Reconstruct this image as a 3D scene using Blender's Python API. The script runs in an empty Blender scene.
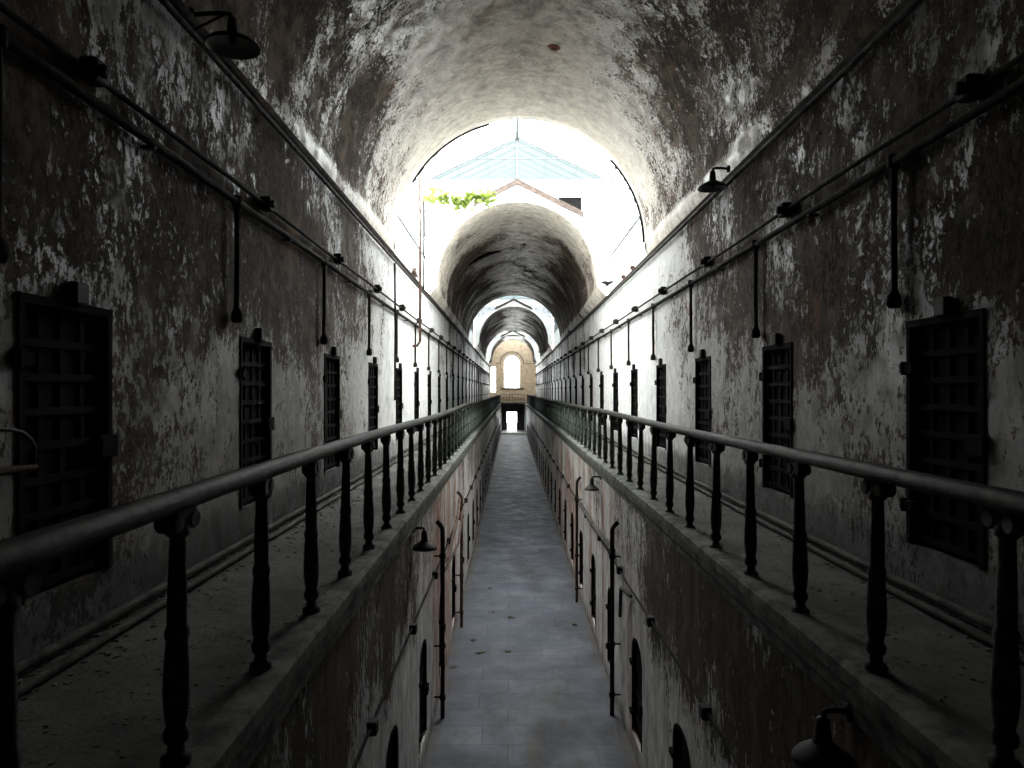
import bpy, math, random
from mathutils import Vector, Matrix
random.seed(7)
PI = math.pi
sc = bpy.context.scene
COL = sc.collection

# ------------------------------------------------------------------ camera
cam_d = bpy.data.cameras.new('camera'); cam = bpy.data.objects.new('camera', cam_d); COL.objects.link(cam)
cam.location = (0, 0, 0); cam.rotation_euler = (PI / 2, 0, 0)
cam_d.sensor_width = 36; cam_d.lens = 36 * 720 / 1024
cam_d.shift_x = 1 / 1024; cam_d.shift_y = 7 / 1024
cam_d.clip_start = 0.05; cam_d.clip_end = 400
sc.camera = cam

# ------------------------------------------------------------------ world, exposure
SKY = 24.0
w = bpy.data.worlds.new('overcast_sky'); sc.world = w; w.use_nodes = True
bg = w.node_tree.nodes['Background']
bg.inputs[0].default_value = (1.0, 0.985, 0.965, 1); bg.inputs[1].default_value = SKY
sc.view_settings.view_transform = 'Standard'; sc.view_settings.look = 'None'
sc.view_settings.gamma = 1; sc.view_settings.use_curve_mapping = False
sc.view_settings.exposure = 0.0
sc.cycles.max_bounces = 10; sc.cycles.diffuse_bounces = 6; sc.cycles.transparent_max_bounces = 12
sc.cycles.sample_clamp_indirect = 20

def portal(name, loc, rot, sx, sy):      # tells the sampler where the sky comes in; gives off no light itself
    d = bpy.data.lights.new(name, 'AREA'); d.shape = 'RECTANGLE'; d.size = sx; d.size_y = sy
    d.cycles.is_portal = True
    o = bpy.data.objects.new(name, d); COL.objects.link(o); o.location = loc; o.rotation_euler = rot

# ------------------------------------------------------------------ measures (metres, eye at 0,0,0)
XL, XR = -2.58, 2.97          # upper walls
CX = 0.195                    # corridor axis
LL, LR = -1.28, 1.84          # lower walls
EL, ER = -1.17, 1.77          # gallery edges
BLX, BRX = -1.31, 1.90        # baluster lines
ZG, ZF = -1.46, -5.45         # gallery floor, corridor floor
ZL = 2.86                     # ledge
YB, YE = -2.6, 86.0
GAPS = [(15.7, 22.3), (43.0, 52.0), (69.0, 80.0)]
portal('sky_portal', (CX, 19.0, 6.6), (0, 0, 0), 5.4, 6.4)
portal('sky_portal.001', (CX, 47.5, 6.6), (0, 0, 0), 5.4, 8.8)
portal('sky_portal.002', (CX, 74.5, 6.6), (0, 0, 0), 5.4, 10.8)
portal('sky_portal.003', (CX, 93, 7.3), (0, 0, 0), 5.4, 10)

# ------------------------------------------------------------------ helpers
class MB:
    def __init__(s): s.v = []; s.f = []; s.sm = []
    def add(s, vs, fs, smooth=False):
        n = len(s.v); s.v += [tuple(v) for v in vs]
        for f in fs: s.f.append([n + i for i in f]); s.sm.append(smooth)
    def box(s, a, b, M=None):
        x0, y0, z0 = a; x1, y1, z1 = b
        vs = [Vector(p) for p in ((x0,y0,z0),(x1,y0,z0),(x1,y1,z0),(x0,y1,z0),(x0,y0,z1),(x1,y0,z1),(x1,y1,z1),(x0,y1,z1))]
        if M: vs = [M @ v for v in vs]
        s.add(vs, [(0,3,2,1),(4,5,6,7),(0,1,5,4),(1,2,6,5),(2,3,7,6),(3,0,4,7)]); return s
    def bbox(s, a, b, c=.006):            # box with chamfered edges along its longest axis kept simple: three-ring bevel in z
        x0, y0, z0 = a; x1, y1, z1 = b
        def ring(i, z): return [(x0+i,y0,z),(x1-i,y0,z),(x1,y0+i,z),(x1,y1-i,z),(x1-i,y1,z),(x0+i,y1,z),(x0,y1-i,z),(x0,y0+i,z)]
        def inner(i, z): return [(x0+2*i,y0+i,z),(x1-2*i,y0+i,z),(x1-i,y0+2*i,z),(x1-i,y1-2*i,z),(x1-2*i,y1-i,z),(x0+2*i,y1-i,z),(x0+i,y1-2*i,z),(x0+i,y0+2*i,z)]
        rs = [inner(c, z0), ring(c, z0+c), ring(c, z1-c), inner(c, z1)]
        vs = sum(rs, []); fs = [tuple(range(7,-1,-1)), tuple(range(24,32))]
        for r in range(3):
            for k in range(8): fs.append((r*8+k, r*8+(k+1)%8, r*8+8+(k+1)%8, r*8+8+k))
        s.add(vs, fs); return s
    def loft(s, rings, closed=True, caps=True, smooth=True):
        n = len(rings[0]); vs = [p for r in rings for p in r]; fs = []
        m = n if closed else n - 1
        for i in range(len(rings) - 1):
            for k in range(m):
                fs.append((i*n+k, i*n+(k+1)%n, (i+1)*n+(k+1)%n, (i+1)*n+k))
        s.add(vs, fs, smooth)
        if caps and closed:
            s.add(rings[0], [tuple(range(n-1,-1,-1))]); s.add(rings[-1], [tuple(range(n))])
        return s
    def tube(s, pts, r, n=8, smooth=True):
        pts = [Vector(p) for p in pts]; rings = []
        rr = r if isinstance(r, (list, tuple)) else [r]*len(pts)
        up = None
        for i, p in enumerate(pts):
            d = (pts[min(i+1,len(pts)-1)] - pts[max(i-1,0)]).normalized()
            if up is None:
                up = Vector((0,0,1)) if abs(d.z) < .9 else Vector((1,0,0))
            a = d.cross(up)
            if a.length < 1e-4: a = d.cross(Vector((0,1,0)))
            a.normalize(); b = a.cross(d).normalized(); up = b
            rings.append([p + (a*math.cos(2*PI*k/n) + b*math.sin(2*PI*k/n))*rr[i] for k in range(n)])
        return s.loft(rings, smooth=smooth)
    def lathe(s, prof, c=(0,0,0), n=16, M=None, smooth=True, caps=True):
        c = Vector(c); rings = []
        for r, z in prof:
            ring = [Vector((max(r,.0005)*math.cos(2*PI*k/n), max(r,.0005)*math.sin(2*PI*k/n), z)) for k in range(n)]
            if M: ring = [M @ v for v in ring]
            rings.append([c + v for v in ring])
        return s.loft(rings, smooth=smooth, caps=caps)
    def extrude_y(s, prof, ys, smooth=False, dz=None):     # profile of (x,z) swept along y
        rings = []
        for y in ys:
            o = dz(y) if dz else 0
            rings.append([(x, y, z+o) for x, z in prof])
        return s.loft(rings, smooth=smooth)
    def build(s, name, m, parent=None):
        me = bpy.data.meshes.new(name); me.from_pydata(s.v, [], s.f)
        me.polygons.foreach_set('use_smooth', s.sm); me.materials.append(m); me.update()
        o = bpy.data.objects.new(name, me); COL.objects.link(o); o.parent = parent
        return o
def recalc(o):
    import bmesh
    b = bmesh.new(); b.from_mesh(o.data); bmesh.ops.recalc_face_normals(b, faces=b.faces); b.to_mesh(o.data); b.free(); return o
def struct(o): o['kind'] = 'structure'; return o
def tag(o, label, cat, group=None):
    o['label'] = label; o['category'] = cat
    if group: o['group'] = group
    return o
def empty(name, loc=(0,0,0)):
    o = bpy.data.objects.new(name, None); o.location = loc; COL.objects.link(o); o.empty_display_size = .1; return o
def copy_tree(o, parent=None, kids=None):
    kids = kids or children_map
    c = o.copy(); COL.objects.link(c); c.parent = parent
    for ch in kids.get(o.name, []): copy_tree(ch, c, kids)
    return c
children_map = {}
def map_kids(o):
    children_map[o.name] = [c for c in COL.objects if c.parent == o]
    for c in children_map[o.name]: map_kids(c)

# ------------------------------------------------------------------ materials
class NT:
    def __init__(s, name):
        s.m = bpy.data.materials.new(name); s.m.use_nodes = True; s.t = s.m.node_tree
        s.b = s.t.nodes['Principled BSDF']; s.N = s.t.nodes; s.L = s.t.links
    def n(s, kind, **kw):
        x = s.N.new(kind)
        for k, v in kw.items():
            if hasattr(x, k): setattr(x, k, v)
            else: x.inputs[k].default_value = v
        return x
    def l(s, a, b): s.L.new(a, b)
    def noise(s, vec, scale, detail=8, rough=.6, dist=0):
        x = s.n('ShaderNodeTexNoise'); x.inputs['Scale'].default_value = scale; x.inputs['Detail'].default_value = detail
        x.inputs['Roughness'].default_value = rough; x.inputs['Distortion'].default_value = dist; s.l(vec, x.inputs['Vector']); return x.outputs['Fac']
    def ramp(s, fac, stops):
        x = s.n('ShaderNodeValToRGB'); cr = x.color_ramp
        while len(cr.elements) < len(stops): cr.elements.new(.5)
        for e, (p, c) in zip(cr.elements, stops): e.position = p; e.color = (c, c, c, 1) if not isinstance(c, tuple) else (*c, 1)
        s.l(fac, x.inputs[0]); return x.outputs[0]
    def mix(s, fac, a, b, mode='MIX'):
        x = s.n('ShaderNodeMixRGB', blend_type=mode)
        for i, v in ((0, fac), (1, a), (2, b)):
            if isinstance(v, bpy.types.NodeSocket): s.l(v, x.inputs[i])
            elif isinstance(v, tuple): x.inputs[i].default_value = (*v, 1)
            else: x.inputs[i].default_value = v
        return x.outputs[0]
    def math(s, op, a, b=0, clamp=False):
        x = s.n('ShaderNodeMath', operation=op, use_clamp=clamp)
        for i, v in ((0, a), (1, b)):
            if isinstance(v, bpy.types.NodeSocket): s.l(v, x.inputs[i])
            else: x.inputs[i].default_value = v
        return x.outputs[0]
    def coords(s, scale=(1,1,1)):
        tc = s.n('ShaderNodeTexCoord'); mp = s.n('ShaderNodeMapping'); mp.inputs['Scale'].default_value = scale
        s.l(tc.outputs['Object'], mp.inputs['Vector']); return mp.outputs[0]
    def xyz(s):
        tc = s.n('ShaderNodeTexCoord'); x = s.n('ShaderNodeSeparateXYZ'); s.l(tc.outputs['Object'], x.inputs[0]); return x.outputs
    def rng(s, v, a, b, c, d):
        x = s.n('ShaderNodeMapRange'); s.l(v, x.inputs[0])
        for i, k in enumerate((a, b, c, d)): x.inputs[i+1].default_value = k
        return x.outputs[0]
    def bump(s, h, strength, dist=.01):
        x = s.n('ShaderNodeBump'); x.inputs['Strength'].default_value = strength; x.inputs['Distance'].default_value = dist
        s.l(h, x.inputs['Height']); s.l(x.outputs[0], s.b.inputs['Normal'])
    def out(s, col=None, rough=None, metal=None, spec=None):
        for k, v in (('Base Color', col), ('Roughness', rough), ('Metallic', metal), ('Specular IOR Level', spec)):
            if v is None: continue
            if isinstance(v, bpy.types.NodeSocket): s.l(v, s.b.inputs[k])
            else: s.b.inputs[k].default_value = (*v, 1) if isinstance(v, tuple) else v
        return s.m

def peeling(name, kind):
    """lime paint flaking off brown plaster; kind: 'upper' walls, 'vault', 'lower' walls"""
    t = NT(name); x, y, z = t.xyz()
    sc_ = {'vault': (1, .95, 1), 'upper': (1, 1, .78), 'lower': (1, 1, .5)}[kind]
    vec = t.coords(sc_); vec2 = t.coords((sc_[0], sc_[1], 1 if kind == 'vault' else sc_[2]*.75))
    big = t.noise(vec, .7, 3, .5)
    mid = t.noise(vec, 5.0, 12, .80, .2)
    fine = t.noise(vec2, 21, 8, .8, .1)
    stain = t.noise(t.coords((1, 1, .25)), 1.4, 9, .7)
    m = t.math('ADD', t.math('MULTIPLY', mid, .60), t.math('MULTIPLY', fine, .60))
    m = t.math('ADD', m, t.math('MULTIPLY', big, .45))          # mean ~.825
    if kind == 'upper':
        m = t.math('ADD', m, t.rng(t.math('ADD', z, t.math('MULTIPLY', big, 1.2)), .7, 1.5, -.060, .030))
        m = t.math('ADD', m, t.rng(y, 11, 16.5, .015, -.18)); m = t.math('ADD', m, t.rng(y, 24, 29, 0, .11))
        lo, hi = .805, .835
    elif kind == 'vault':
        dx = t.math('ABSOLUTE', t.math('SUBTRACT', x, CX))
        m = t.math('ADD', m, t.rng(dx, .6, 2.5, -.088, .055)); m = t.math('ADD', m, t.rng(y, 22.5, 27, 0, .16))
        m = t.math('ADD', m, t.rng(y, 11, 15, 0, -.13))  # less bare plaster at the vault mouth, painting in its bright light
        m = t.math('ADD', m, t.math('MULTIPLY', t.rng(z, 3.15, 3.3, -.13, 0), t.rng(y, 6.5, 9.5, .1, 1)))
        lo, hi = .80, .845
    else:
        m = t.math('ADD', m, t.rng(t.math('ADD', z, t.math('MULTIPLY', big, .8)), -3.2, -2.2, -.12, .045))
        m = t.math('ADD', m, t.rng(y, 7.5, 13, .02, -.11))
        lo, hi = .80, .84
    mask = t.ramp(m, [(lo, 0), (hi, 1)])                       # 1 = bare plaster
    if kind == 'vault': pc = t.mix(stain, (.50, .43, .34), (.82, .76, .66))
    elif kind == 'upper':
        near_shade = t.mix(stain, (.105, .092, .078), (.29, .272, .25))
        pc = t.mix(t.rng(y, 8.5, 16, 0, 1), near_shade, t.mix(stain, (.48, .47, .45), (.82, .82, .80)))  # paint darker near the viewer and whiter at the bay, imitating the light falloff
    else: pc = t.mix(stain, (.34, .32, .295), (.80, .78, .75))
    grime = t.ramp(t.noise(vec, 5, 11, .78), [(.40, .30), (.60, 1)])
    pc = t.mix({'lower': .75, 'upper': .5, 'vault': .6}[kind], pc, grime, 'MULTIPLY')
    bare = t.mix(t.ramp(fine, [(.40, 0), (.62, 1)]), (.012, .008, .006), (.085, .058, .042))
    bare = t.mix(t.ramp(t.noise(vec, 2, 8, .7), [(.50, 0), (.62, .55)]), bare, (.13, .11, .092))
    rust = t.ramp(t.noise(t.coords((1, 1, .4)), 1.1, 6, .6), [(.60, 0), (.68, 1)])
    bare = t.mix(t.math('MULTIPLY', rust, .45), bare, (.20, .10, .055))
    col = t.mix(mask, pc, bare)
    if kind == 'vault':          # skim coat stains: broad brown washes, thinned at the mouth to paint brightness
        wash = t.ramp(t.noise(vec, 2.0, 12, .80, .4), [(.48, 0), (.60, .8)])
        col = t.mix(t.math('MULTIPLY', wash, t.math('ADD', t.rng(y, 11, 15.5, 1, .25), t.rng(y, 22.5, 27, 0, .6), True)), col, (.15, .108, .075))
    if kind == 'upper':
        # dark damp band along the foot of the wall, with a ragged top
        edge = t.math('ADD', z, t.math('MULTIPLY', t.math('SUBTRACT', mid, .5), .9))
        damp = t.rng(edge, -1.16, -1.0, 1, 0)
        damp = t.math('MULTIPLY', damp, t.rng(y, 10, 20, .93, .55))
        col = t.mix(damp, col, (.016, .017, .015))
    if kind == 'lower':
        br = t.n('ShaderNodeTexBrick'); mp = t.n('ShaderNodeCombineXYZ'); t.l(y, mp.inputs[0]); t.l(z, mp.inputs[1])
        t.l(mp.outputs[0], br.inputs['Vector']); br.inputs['Scale'].default_value = 4
        br.inputs['Color1'].default_value = (.30, .12, .065, 1); br.inputs['Color2'].default_value = (.20, .09, .055, 1)
        br.inputs['Mortar'].default_value = (.25, .22, .18, 1)
        bm_ = t.ramp(t.noise(t.coords((1, 1, .12)), 1.0, 7, .65, .3), [(.535, 0), (.555, .85)])
        bm_ = t.math('MULTIPLY', bm_, t.rng(y, 10, 12, .12, 1))
        col = t.mix(bm_, col, br.outputs['Color'])
        run = t.ramp(t.noise(t.coords((1, 3.2, .10)), 2.2, 6, .65), [(.42, .35), (.56, 1)])
        col = t.mix(.5, col, run, 'MULTIPLY')
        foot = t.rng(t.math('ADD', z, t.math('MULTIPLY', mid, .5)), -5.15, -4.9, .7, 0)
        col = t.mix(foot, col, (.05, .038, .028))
    rg = t.mix(mask, t.ramp(t.noise(vec, 4, 6, .6), [(.45, .33), (.58, .75)]), (.95, .95, .95))
    sp = t.rng(mask, 0, 1, .5, .15)
    t.bump(t.math('ADD', t.math('MULTIPLY', mask, -1), t.math('MULTIPLY', fine, .8)), .7, .014)
    return t.out(col, rg, spec=sp)

def mottled(name, c1, c2, rough=.8, scale=6, metal=0, bump=.3, dist=.004, spec=.4):
    t = NT(name); v = t.coords(); f = t.noise(v, scale, 8, .65)
    col = t.mix(t.ramp(f, [(.38, 0), (.62, 1)]), c1, c2)
    t.bump(t.noise(v, scale*5, 5, .6), bump, dist)
    return t.out(col, rough, metal, spec)

M = {}
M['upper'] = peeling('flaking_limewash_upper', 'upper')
M['vault'] = peeling('flaking_limewash_vault', 'vault')
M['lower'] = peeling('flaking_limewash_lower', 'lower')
M['iron'] = mottled('blackened_iron', (.008, .007, .007), (.02, .016, .013), .7, 9, spec=.2)
M['door'] = mottled('door_iron', (.003, .003, .003), (.007, .006, .006), .95, 5, spec=.03)
M['strap'] = mottled('door_strap', (.0025, .0025, .0025), (.005, .0045, .004), .9, 8, spec=.05)
M['rail_iron'] = mottled('baluster_iron', (.012, .013, .011), (.075, .095, .08), .7, 9, spec=.2)
M['rail_wood'] = mottled('worn_handrail', (.007, .006, .0055), (.035, .031, .026), .6, 14, spec=.09)
M['kerb'] = mottled('mossy_kerb_stone', (.018, .022, .016), (.125, .125, .105), .9, 4.5, bump=.8, dist=.012)
M['conduit'] = mottled('old_conduit', (.008, .007, .006), (.03, .025, .02), .85, 5, spec=.06)
M['pipe_grey'] = mottled('grey_pipe', (.018, .016, .014), (.075, .068, .06), .8, 6, spec=.12)
M['rusty'] = mottled('rusty_pipe', (.022, .012, .009), (.10, .05, .032), .85, 7)
M['wood'] = mottled('weathered_board', (.018, .013, .010), (.07, .05, .04), .85, 8)
M['white_board'] = mottled('white_boarding', (.62, .62, .60), (.80, .80, .78), .6, 2.5, bump=.1)
M['white_plaster'] = mottled('white_plaster', (.62, .61, .58), (.8, .79, .76), .8, 3)
M['steel_grey'] = mottled('painted_glazing_bar', (.05, .06, .062), (.09, .10, .105), .5, 5, bump=.05)
M['corr'] = mottled('corrugated_sheet', (.30, .31, .33), (.50, .51, .53), .5, 5, bump=.1)
M['stone'] = mottled('beige_sandstone', (.30, .235, .165), (.44, .36, .27), .9, 2.5)
M['dark_stone'] = mottled('dark_lower_stone', (.06, .058, .054), (.14, .13, .12), .9, 2.5)
M['enamel'] = mottled('grey_enamel', (.10, .10, .098), (.16, .16, .155), .4, 8, bump=.05)
M['terracotta'] = mottled('terracotta', (.22, .075, .035), (.36, .13, .06), .85, 9)
M['dead_leaf'] = mottled('dead_leaf', (.03, .022, .014), (.07, .05, .03), .9, 20)
M['void'] = mottled('dark_gap', (.006, .006, .006), (.01, .01, .01), 1, 3, spec=0)
M['flake'] = mottled('plaster_flakes', (.05, .045, .04), (.20, .19, .175), .9, 9)

# gallery floor: trodden dust and grit
t = NT('gallery_dust'); v = t.coords()
f1 = t.noise(v, 1.3, 8, .65); f2 = t.noise(v, 14, 8, .75)
c = t.mix(t.ramp(f1, [(.35, 0), (.65, 1)]), (.03, .028, .025), (.12, .115, .105))
c = t.mix(t.ramp(f2, [(.52, 0), (.62, 1)]), c, (.05, .045, .04))
t.bump(f2, .8, .02); M['dust'] = t.out(c, .85, spec=.3)
# corridor floor: large bluestone flags
t = NT('bluestone_flags'); v = t.coords()
dn = t.n('ShaderNodeTexNoise'); dn.inputs['Scale'].default_value = .35; t.l(v, dn.inputs['Vector'])
vm = t.n('ShaderNodeVectorMath', operation='MULTIPLY_ADD'); t.l(dn.outputs['Color'], vm.inputs[0]); vm.inputs[1].default_value = (.10, .10, 0); t.l(v, vm.inputs[2])
br = t.n('ShaderNodeTexBrick', offset=.37, squash=.8, squash_frequency=3); t.l(vm.outputs[0], br.inputs['Vector'])
br.inputs['Scale'].default_value = 1; br.inputs['Brick Width'].default_value = 1.35; br.inputs['Row Height'].default_value = .62
br.inputs['Mortar Size'].default_value = .008; br.inputs['Mortar Smooth'].default_value = .4; br.inputs['Bias'].default_value = -.2
br.inputs['Color1'].default_value = (.046, .053, .068, 1); br.inputs['Color2'].default_value = (.076, .084, .102, 1); br.inputs['Mortar'].default_value = (.012, .012, .013, 1)
g = t.noise(v, 1.1, 8, .65); g2 = t.noise(t.coords((2.2, .55, 1)), .9, 4, .5)
c = t.mix(t.ramp(g, [(.35, .0), (.62, .7)]), br.outputs['Color'], (.032, .036, .044))
sm = t.ramp(t.noise(t.coords((.7, .35, 1)), .8, 5, .6), [(.50, 0), (.64, .8)])
c = t.mix(sm, c, (.018, .017, .017))
c = t.mix(t.ramp(g2, [(.62, 0), (.72, .5)]), c, (.05, .04, .03))
xx = t.xyz()
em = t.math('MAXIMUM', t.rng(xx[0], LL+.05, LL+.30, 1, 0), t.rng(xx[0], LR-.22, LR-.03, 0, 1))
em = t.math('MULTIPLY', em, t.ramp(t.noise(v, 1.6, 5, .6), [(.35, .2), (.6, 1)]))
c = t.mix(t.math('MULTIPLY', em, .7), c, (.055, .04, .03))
t.bump(t.math('ADD', t.math('MULTIPLY', br.outputs['Fac'], -1), t.math('MULTIPLY', t.noise(v, 9, 6, .6), .3)), .5, .01)
M['flags'] = t.out(c, t.ramp(g, [(.35, .5), (.65, .8)]), spec=.3)

def glass_mat(name, tint, fres=.06):
    m = bpy.data.materials.new(name); m.use_nodes = True; nt = m.node_tree; nt.nodes.clear()
    o = nt.nodes.new('ShaderNodeOutputMaterial'); mx = nt.nodes.new('ShaderNodeMixShader')
    tr = nt.nodes.new('ShaderNodeBsdfTransparent'); tr.inputs[0].default_value = (*tint, 1)
    gl = nt.nodes.new('ShaderNodeBsdfGlossy'); gl.inputs['Roughness'].default_value = .08
    no = nt.nodes.new('ShaderNodeTexNoise'); no.inputs['Scale'].default_value = 2
    rp = nt.nodes.new('ShaderNodeMapRange'); rp.inputs[3].default_value = fres*.5; rp.inputs[4].default_value = fres*1.5
    nt.links.new(no.outputs[0], rp.inputs[0]); nt.links.new(rp.outputs[0], mx.inputs[0])
    nt.links.new(tr.outputs[0], mx.inputs[1]); nt.links.new(gl.outputs[0], mx.inputs[2]); nt.links.new(mx.outputs[0], o.inputs[0])
    return m
M['glass'] = glass_mat('clear_roof_glass', (.93, .97, .98))
M['dirty_glass'] = glass_mat('dirty_roof_glass', (.22, .24, .25))
M['blue_glass'] = glass_mat('pale_blue_gable_glass', (.026, .0335, .035), .02)
M['hazy_glass'] = glass_mat('hazy_roof_glass', (.60, .62, .62))
m = NT('young_leaf'); m.out((.12, .16, .035), .7); m.b.inputs['Transmission Weight'].default_value = 0
tl = m.n('ShaderNodeBsdfTranslucent'); tl.inputs[0].default_value = (.14, .19, .03, 1); mx = m.n('ShaderNodeMixShader'); mx.inputs[0].default_value = .5
m.l(m.b.outputs[0], mx.inputs[1]); m.l(tl.outputs[0], mx.inputs[2]); m.l(mx.outputs[0], m.N['Material Output'].inputs[0])
M['leaf'] = m.m

# ------------------------------------------------------------------ walls with door openings
UP_SP, UP_W, UP_Z0, UP_Z1 = 3.09, .88, -1.13, .52
LO_SP, LO_W, LO_Z0, LO_Z1 = 2.76, .82, -5.15, -3.90    # spring of the lower arches
def door_ys(first, sp, y1):
    ys = []; y = first
    while y < y1: ys.append(y); y += sp
    return ys
UL = door_ys(4.20 - UP_SP, UP_SP, YE - 2); UR = door_ys(4.95 - UP_SP, UP_SP, YE - 2)
DL = door_ys(7.72 - 2*LO_SP, LO_SP, YE - 2); DR = door_ys(7.76 - 2*LO_SP, LO_SP, YE - 2)
def wall(name, x, s, z0, z1, doors, wd, dz0, dz1, arch, mat, thick=.42, depth=.09):
    """s = +1: room lies towards +x.  face at x, openings with reveals of the given depth"""
    mb = MB(); xr = x - s*depth; xb = x - s*thick
    def quad(a, b, c, d): mb.add([a, b, c, d], [(0, 1, 2, 3)])
    def face(y0, y1, za, zb):
        n = max(1, int((y1-y0)/1.2))
        quad((x,y0,za),(x,y1,za),(x,y1,zb),(x,y0,zb))
    cur = YB
    for yc in doors:
        a, b = yc - wd/2, yc + wd/2
        face(cur, a, z0, z1); cur = b
        face(a, b, z0, dz0)
        n = 8 if arch else 1
        pts = []
        for k in range(n+1):
            yy = a + (b-a)*k/n
            zz = dz1 + (arch*math.sqrt(max(0, 1-((yy-yc)/(wd/2))**2)) if arch else 0)
            pts.append((yy, zz))
        for (ya, za), (yb, zb) in zip(pts, pts[1:]):
            quad((x,ya,za),(x,yb,zb),(x,yb,z1),(x,ya,z1))
            quad((x,ya,za),(x,yb,zb),(xr,yb,zb),(xr,ya,za))
        quad((x,a,dz0),(xr,a,dz0),(xr,a,dz1),(x,a,dz1))
        quad((x,b,dz0),(xr,b,dz0),(xr,b,dz1),(x,b,dz1))
        quad((x,a,dz0),(x,b,dz0),(xr,b,dz0),(xr,a,dz0))
        # niche back behind the door leaf
        quad((xr,a-.02,dz0-.02),(xr,b+.02,dz0-.02),(xr,b+.02,dz1+arch+.02),(xr,a-.02,dz1+arch+.02))
    face(cur, YE, z0, z1)
    quad((xb,YB,z0),(xb,YE,z0),(xb,YE,z1),(xb,YB,z1)); quad((x,YB,z1),(x,YE,z1),(xb,YE,z1),(xb,YB,z1))
    quad((x,YE,z0),(xb,YE,z0),(xb,YE,z1),(x,YE,z1))
    return struct(mb.build(name, mat))
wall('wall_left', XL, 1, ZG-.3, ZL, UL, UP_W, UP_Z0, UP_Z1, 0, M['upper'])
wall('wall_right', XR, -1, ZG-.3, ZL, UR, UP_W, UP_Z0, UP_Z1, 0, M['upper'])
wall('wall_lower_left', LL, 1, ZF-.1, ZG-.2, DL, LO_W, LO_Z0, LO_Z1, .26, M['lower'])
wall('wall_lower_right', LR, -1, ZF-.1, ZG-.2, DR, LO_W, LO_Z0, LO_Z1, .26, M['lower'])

# ------------------------------------------------------------------ floors
struct(MB().box((LL-.2, YB, ZF-.2), (LR+.2, 103, ZF)).build('floor', M['flags']))
struct(MB().box((LL, 90.5, ZF), (LR, 90.9, ZF+.13)).build('trim_1', M['stone']))
def gallery(name, xw, xe, s):      # s=+1 left gallery (edge on its +x side)
    prof = [(xw, ZG-.22), (xw, ZG), (xe-s*.16, ZG)]
    return struct(recalc(MB().extrude_y(prof + [(xe-s*.16, ZG-.22)], [YB, YE]).build(name, M['dust'])))
gallery('floor_gallery_left', XL, EL, 1); gallery('floor_gallery_right', XR, ER, -1)
def kerb(name, xe, s):             # moulded stone edge: nosing, cove and lower fillet
    p = [(xe-s*.16, ZG-.30), (xe-s*.16, ZG+.012), (xe-s*.03, ZG+.012), (xe, ZG-.01), (xe, ZG-.085), (xe-s*.025, ZG-.10),
         (xe-s*.03, ZG-.19), (xe-s*.055, ZG-.235), (xe-s*.06, ZG-.30)]
    ys = [YB + i*1.0 for i in range(int(YE-YB)+1)]
    rnd = random.Random(3)
    off = {y: rnd.uniform(-.006, .006) for y in ys}
    return struct(recalc(MB().extrude_y(p, ys, dz=lambda y: off[y]).build(name, M['kerb'])))
kerb('trim_2', EL, 1); kerb('trim_3', ER, -1)
# sky-side ledge on top of the walls, under the vaults
for nm, xw, s in (('trim_4', XL, 1), ('trim_5', XR, -1)):
    q = .08 if s > 0 else 0
    p = [(xw-s*.30, ZL), (xw-s*.30, ZL+.035), (xw+s*.07, ZL+.035), (xw+s*.09, ZL+.01), (xw+s*.06, ZL-.02), (xw, ZL-.05), (xw-s*.02, ZL-.05)]
    p = [(a, b+q) for a, b in p[:-1]] + [(xw-s*.02, ZL-.05)]
    struct(recalc(MB().extrude_y(p, [YB, YE]).build(nm, M['wood'])))
# end wall behind the viewer
struct(MB().box((XL-.4, YB-.3, ZF-.2), (XR+.4, YB, 6.4)).build('wall_back', M['dark_stone']))

# ------------------------------------------------------------------ vaults
def prof(R, cz, z0=ZL+.03, half=2.775, n=40):
    pts = [(CX-half-.02, z0), (CX-R, cz - .12)]
    for k in range(n+1):
        a = PI - PI*k/n; pts.append((CX+R*math.cos(a), cz+R*math.sin(a)))
    return pts + [(CX+R, cz-.12), (CX+half+.02, z0)]
def vault(name, ya, yb, Ra, ca, Rb, cb):
    rings = []; n = max(2, int((yb-ya)/1.5))
    for i in range(n+1):
        f = i/n; rings.append([(x, ya+(yb-ya)*f, z) for x, z in prof(Ra+(Rb-Ra)*f, ca+(cb-ca)*f)])
    mb = MB(); mb.loft(rings, closed=False, caps=False, smooth=True)
    return struct(mb.build(name, M['vault']))
RE, CE = 2.72, 3.20
vault('ceiling_1', YB, GAPS[0][0], RE, CE, RE, CE)
vault('ceiling_2', GAPS[0][1], GAPS[1][0], 2.50, 3.36, 2.74, 2.96)
vault('ceiling_3', GAPS[1][1], GAPS[2][0], 2.50, 3.62, 2.62, 3.20)
vault('ceiling_4', GAPS[2][1], YE, 2.42, 3.85, 2.42, 3.75)

def end_wall(name, y, R, cz, top, mat, d):
    """pentagon wall closing one end of a roof-light bay, with the arch of the vault cut out; d = thickness direction"""
    W = 2.90; EV = 6.63
    def outer(x):
        return top - (top-EV)*abs(x-CX)/W if top > EV else top
    mb = MB(); P = prof(R, cz)
    for (x0, z0), (x1, z1) in zip(P, P[1:]):
        if abs(x1-x0) < 1e-4: continue
        for yy in (y, y+d):
            mb.add([(x0,yy,z0),(x1,yy,z1),(x1,yy,outer(x1)),(x0,yy,outer(x0))], [(0,1,2,3)])
    for (x0, z0), (x1, z1) in zip(P, P[1:]):
        mb.add([(x0,y,z0),(x1,y,z1),(x1,y+d,z1),(x0,y+d,z0)], [(0,1,2,3)], True)
    for s in (-1, 1):
        xa = CX+s*2.775; xb = CX+s*2.95
        for yy in (y, y+d): mb.add([(xa,yy,ZL),(xb,yy,ZL),(xb,yy,outer(xb)),(xa,yy,outer(xa))], [(0,1,2,3)])
    return struct(mb.build(name, mat))
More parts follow.
